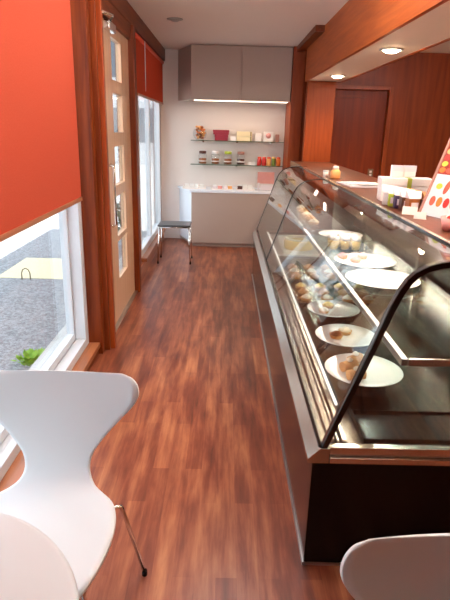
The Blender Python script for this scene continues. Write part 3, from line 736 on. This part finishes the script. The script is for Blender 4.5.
build('clear_holder', MB().box(-.13, .13, -.004, 0, 0, .235).box(-.13, .13, -.06, .06, 0, .004), M['plastic'], t)
build('pink_sheet', MB().box(-.105, .115, .0005, .002, .085, .232), M['pinkcard'], t)
build('white_leaflet', MB().box(-.10, -.075, -.012, -.006, .005, .095).box(-.06, .10, -.012, -.006, .005, .07), M['poster'], t)

# ------------------------------------------------------------------ stool
t = thing('metal_stool', 'backless stool with dark seat and thin metal legs by the far window', 'stool', (-.56, 6.07, 0))
build('seat', MB().box(-.185, .185, -.15, .15, .425, .445), M['seat'], t, bevel=.008)
build('seat_frame', MB().tube([(-.17, -.135, .417), (.17, -.135, .417), (.17, .135, .417), (-.17, .135, .417)], .007, 8, closed=True), M['chrome'], t)
for sx in (-1, 1):
    for sy in (-1, 1):
        lg = build('leg', MB().tube([(sx*.165, sy*.132, .41), (sx*.185, sy*.15, .008)], .008, 8), M['chrome'], t)
        build('foot_cap', MB().lathe([(.010, 0), (.010, .02), (0, .02)], 10, (sx*.185, sy*.15, 0)), M['black'], lg)

# ------------------------------------------------------------------ cafe chairs and table
def interp(P, s):
    for a, b in zip(P, P[1:]):
        if s <= b[0]:
            q = (s-a[0])/(b[0]-a[0]); return [a[i]+(b[i]-a[i])*q for i in range(1, len(a))]
    return list(P[-1][1:])
def smooth_curve(K, n):
    """Catmull-Rom through rows of K"""
    out = []
    m = len(K)
    for i in range(n):
        t_ = i/(n-1)*(m-1); k = min(int(t_), m-2); u = t_-k
        p0, p1, p2, p3 = K[max(k-1, 0)], K[k], K[k+1], K[min(k+2, m-1)]
        out.append([.5*((2*b) + (-a+c)*u + (2*a-5*b+4*c-d_)*u*u + (-a+3*b-3*c+d_)*u**3) for a, b, c, d_ in zip(p0, p1, p2, p3)])
    return out
def chair(label, loc, rz, group):
    t = thing('cafe_chair', label, 'chair', loc, rz, group)
    # rows: y, z, half width, side curl
    K = [(-.235, .405, .130, 0), (-.228, .424, .165, .0), (-.16, .438, .198, .004), (-.06, .432, .212, .008), (.03, .428, .208, .010), (.10, .432, .184, .008),
         (.155, .450, .125, .004), (.185, .486, .100, .0), (.203, .535, .106, -.004), (.219, .590, .144, -.010), (.234, .645, .192, -.018), (.246, .692, .232, -.026),
         (.254, .728, .248, -.030), (.260, .757, .244, -.030), (.264, .777, .224, -.026), (.2655, .784, .194, -.020)]
    R = smooth_curve(K, 76); nu = 24
    vs = []; fs = []
    for (y, z, w, c) in R:
        for k in range(nu+1):
            u = -1 + 2*k/nu
            x = u*w
            q = (x/.26)**2
            if z > .47: vs.append((x, y + c*q, z))
            else: vs.append((x, y, z + c*q*1.5))
    # lightly crowned top edge
    for i in range(len(R)-1):
        for k in range(nu):
            a = i*(nu+1)+k; fs.append((a, a+1, a+nu+2, a+nu+1))
    build('seat_shell', MB().add(vs, fs, 0, True), M['white'], t, solid=.011)
    hub = build('under_hub', MB().lathe([(.07, .402), (.075, .408), (.075, .418), (0, .418)], 24), M['chrome'], t)
    for sx in (-1, 1):
        for sy in (-1, 1):
            fx, fy = sx*(.245 if sy > 0 else .19), (.27 if sy > 0 else -.21)
            kx, ky = sx*(.203 if sy > 0 else .15), (.14 if sy > 0 else -.13)
            pts = [(sx*.02, sy*.02, .398), (kx*.92, ky*.92, .400), (kx*.985, ky*.985, .396), (kx*1.01, ky*1.01, .38), (fx, fy, .012)]
            lg = build('leg', MB().tube(pts, .0065, 10), M['chrome'], t)
            build('foot_cap', MB().lathe([(.009, 0), (.010, .004), (.009, .022), (0, .022)], 12, (fx, fy, 0)), M['black'], lg)
    return t
chair('white moulded chair with waisted back on the left, beside the near window', (-.493, 1.205, 0), 0, None)
chair('white moulded chair cut off at the bottom right, before the display case', (.486, .55, 0), math.radians(2), None)
t = thing('cafe_table', 'round white cafe table at the bottom left, in front of the left chair', 'table', (-.545, .615, 0))
build('table_top', MB().lathe([(0, .698), (.310, .698), (.322, .703), (.326, .710), (.322, .718), (.314, .720), (0, .720)], 72), M['tabletop'], t)
build('column', MB().lathe([(.028, .02), (.028, .67), (.09, .69), (.09, .697), (0, .697)], 24), M['chrome'], t)
build('base_plate', MB().lathe([(.21, 0), (.21, .008), (.06, .022), (.03, .024), (0, .024)], 40), M['chrome'], t)

# ------------------------------------------------------------------ outside
GZ = -.12
struct('ground', MB().box(-40, -.955, -20, 60, GZ-.1, GZ), M['asphalt'])
struct('trim_15', MB().box(-1.24, -1.03, -3, 3.62, GZ, -.02).box(-1.24, -.955, 3.62, 7.5, GZ, -.02), M['concrete'], bevel=.006)
single('ground_patch', MB().box(-.42, .42, -.46, .46, 0, .004), M['creampatch'], 'cream rectangular patch on the asphalt outside the near window', 'road marking', (-2.05, 6.05, GZ+.0005))  # pale cream rectangle laid flat on the asphalt
t = thing('wire_hoop', 'thin wire hoop standing on the asphalt outside the near window', 'hoop', (-2.13, 5.55, GZ))
build('hoop', MB().tube([(-.045, 0, 0), (-.045, 0, .07), (-.03, 0, .11), (0, 0, .125), (.03, 0, .11), (.045, 0, .07), (.045, 0, 0)], .006, 8), M['outlet'], t)
# leafy plant in a low planter by the window
t = thing('potted_plant', 'small bright green plant in a low pale dish outside the near window', 'plant', (-1.325, 3.42, GZ))
build('planter', MB().lathe([(.055, 0), (.068, .03), (.062, .03), (.05, .008), (0, .008)], 20), M['concrete'], t)
def leaves(n, rad, hh, seed, ln, z0=.05):
    mb = MB(); rr = random.Random(seed)
    for k in range(n):
        a = rr.uniform(0, 2*PI); el = rr.uniform(.1, 1.3); q = rr.uniform(.1, 1)*rad
        base = Vector((q*math.cos(a), q*math.sin(a), z0 + rr.uniform(0, hh)))
        dr_ = Vector((math.cos(a)*math.cos(el), math.sin(a)*math.cos(el), math.sin(el)))
        sd = dr_.cross(Vector((0, 0, 1))).normalized()*ln*.28
        nrm = sd.cross(dr_).normalized()*ln*.06
        vs = [base, base+dr_*ln*.5+sd, base+dr_*ln, base+dr_*ln*.5-sd, base+dr_*ln*.5+nrm]
        mb.add(vs, [(0, 1, 4), (1, 2, 4), (2, 3, 4), (3, 0, 4)])
    return mb
build('foliage', leaves(110, .10, .02, 1, .06, .02), M['leaf'], t)
t = thing('leafy_shrub', 'dark green shrub seen through the lowest pane of the glazed door', 'shrub', (-1.32, 7.05, GZ))
build('stem', MB().tube([(0, 0, 0), (.01, 0, .5)], .012, 8), M['choc'], t)
build('foliage', leaves(260, .16, .5, 2, .09, .12), M['darkleaf'], t)
# pale building across and at the end of the street
def facade(label, x0, x1, y0, y1, hh, wins):
    t = thing('street_building', label, 'building', ((x0+x1)/2, (y0+y1)/2, GZ))
    build('walls', MB().box(x0, x1, y0, y1, GZ, hh), M['facade'], t, world=True)
    build('roof_edge', MB().box(x0-.1, x1+.1, y0-.1, y1+.1, hh, hh+.2), M['tin'], t, world=True)
    for (a, b, z0, z1, face) in wins:
        if face == 'y': build('window', MB().box(a, b, y0-.05, y0, z0, z1), M['facadeglass'], t, world=True)
        else: build('window', MB().box(x1, x1+.05, a, b, z0, z1), M['facadeglass'], t, world=True)
facade('pale building closing the street beyond the far window', -7.5, -1.2, 24, 30, 7, [(-6.8+i*1.5, -6.0+i*1.5, .8+j*2.6, 2.2+j*2.6, 'y') for i in range(4) for j in range(2)])
facade('long pale building on the far side of the street', -15, -10, 2, 22, 6, [(3+i*3.2, 4.6+i*3.2, .9+j*2.6, 2.3+j*2.6, 'x') for i in range(6) for j in range(2)])
# the shop's own upper floor: it shades the pavement outside
struct('roof', MB().box(-1.0, 3.1, -1.7, 8.5, CEIL+.10, 2.95), M['facade'])

# ------------------------------------------------------------------ world, sun
w = bpy.data.worlds.new('sky'); S.world = w; w.use_nodes = True; nt = w.node_tree; nt.nodes.clear()
out = N(nt, 'ShaderNodeOutputWorld'); bg = N(nt, 'ShaderNodeBackground'); sky = N(nt, 'ShaderNodeTexSky')
sky.sky_type = 'HOSEK_WILKIE'; sky.turbidity = 5; sky.ground_albedo = .5
el = math.radians(60); sky.sun_direction = (math.cos(el), .0, math.sin(el))
mx = N(nt, 'ShaderNodeMix', data_type='RGBA'); mx.inputs[0].default_value = .55; mx.inputs[7].default_value = (.9, .95, 1, 1)
nt.links.new(sky.outputs[0], mx.inputs[6]); nt.links.new(mx.outputs[2], bg.inputs[0]); bg.inputs[1].default_value = 2.6
nt.links.new(bg.outputs[0], out.inputs[0])
sl = bpy.data.lights.new('sun', 'SUN'); sl.energy = 9; sl.angle = math.radians(.6); sl.color = (1, .95, .86)
so = bpy.data.objects.new('sun', sl); COL.objects.link(so)
so.rotation_euler = (0, PI/2-el, 0)
# daylight through the windows (portal-sized sky light just outside the panes)
def portal(y0, y1, z0, z1, x):
    o = area('window_portal', (x, (y0+y1)/2, (z0+z1)/2), (0, -PI/2, 0), z1-z0, y1-y0, 1, (1, 1, 1))
    o.data.cycles.is_portal = True

# ------------------------------------------------------------------ camera
f, p, r, yw = 531.04, .313597, .0260184, -.00592309
fw = Vector((0, math.cos(p), -math.sin(p))); up_ = Vector((0, math.sin(p), math.cos(p))); rt = Vector((1, 0, 0))
RZ = Matrix.Rotation(yw, 3, 'Z'); fw, up_, rt = RZ @ fw, RZ @ up_, RZ @ rt
rt2 = rt*math.cos(r) + up_*math.sin(r); up2 = -rt*math.sin(r) + up_*math.cos(r)
cam = bpy.data.cameras.new('camera'); co = bpy.data.objects.new('camera', cam); COL.objects.link(co)
mm = Matrix.Identity(4)
for i in range(3): mm[i][0] = rt2[i]; mm[i][1] = up2[i]; mm[i][2] = -fw[i]
mm.translation = Vector((0, 0, 1.5)); co.matrix_world = mm
cam.sensor_fit = 'VERTICAL'; cam.sensor_height = 24; cam.lens = f/600*24; cam.clip_start = .05; cam.clip_end = 200
S.camera = co

S.view_settings.view_transform = 'Standard'; S.view_settings.look = 'None'; S.view_settings.gamma = 1
S.view_settings.exposure = 1.0; S.view_settings.use_curve_mapping = False
S.cycles.transparent_max_bounces = 32
S.cycles.max_bounces = 10; S.cycles.diffuse_bounces = 5; S.cycles.glossy_bounces = 5
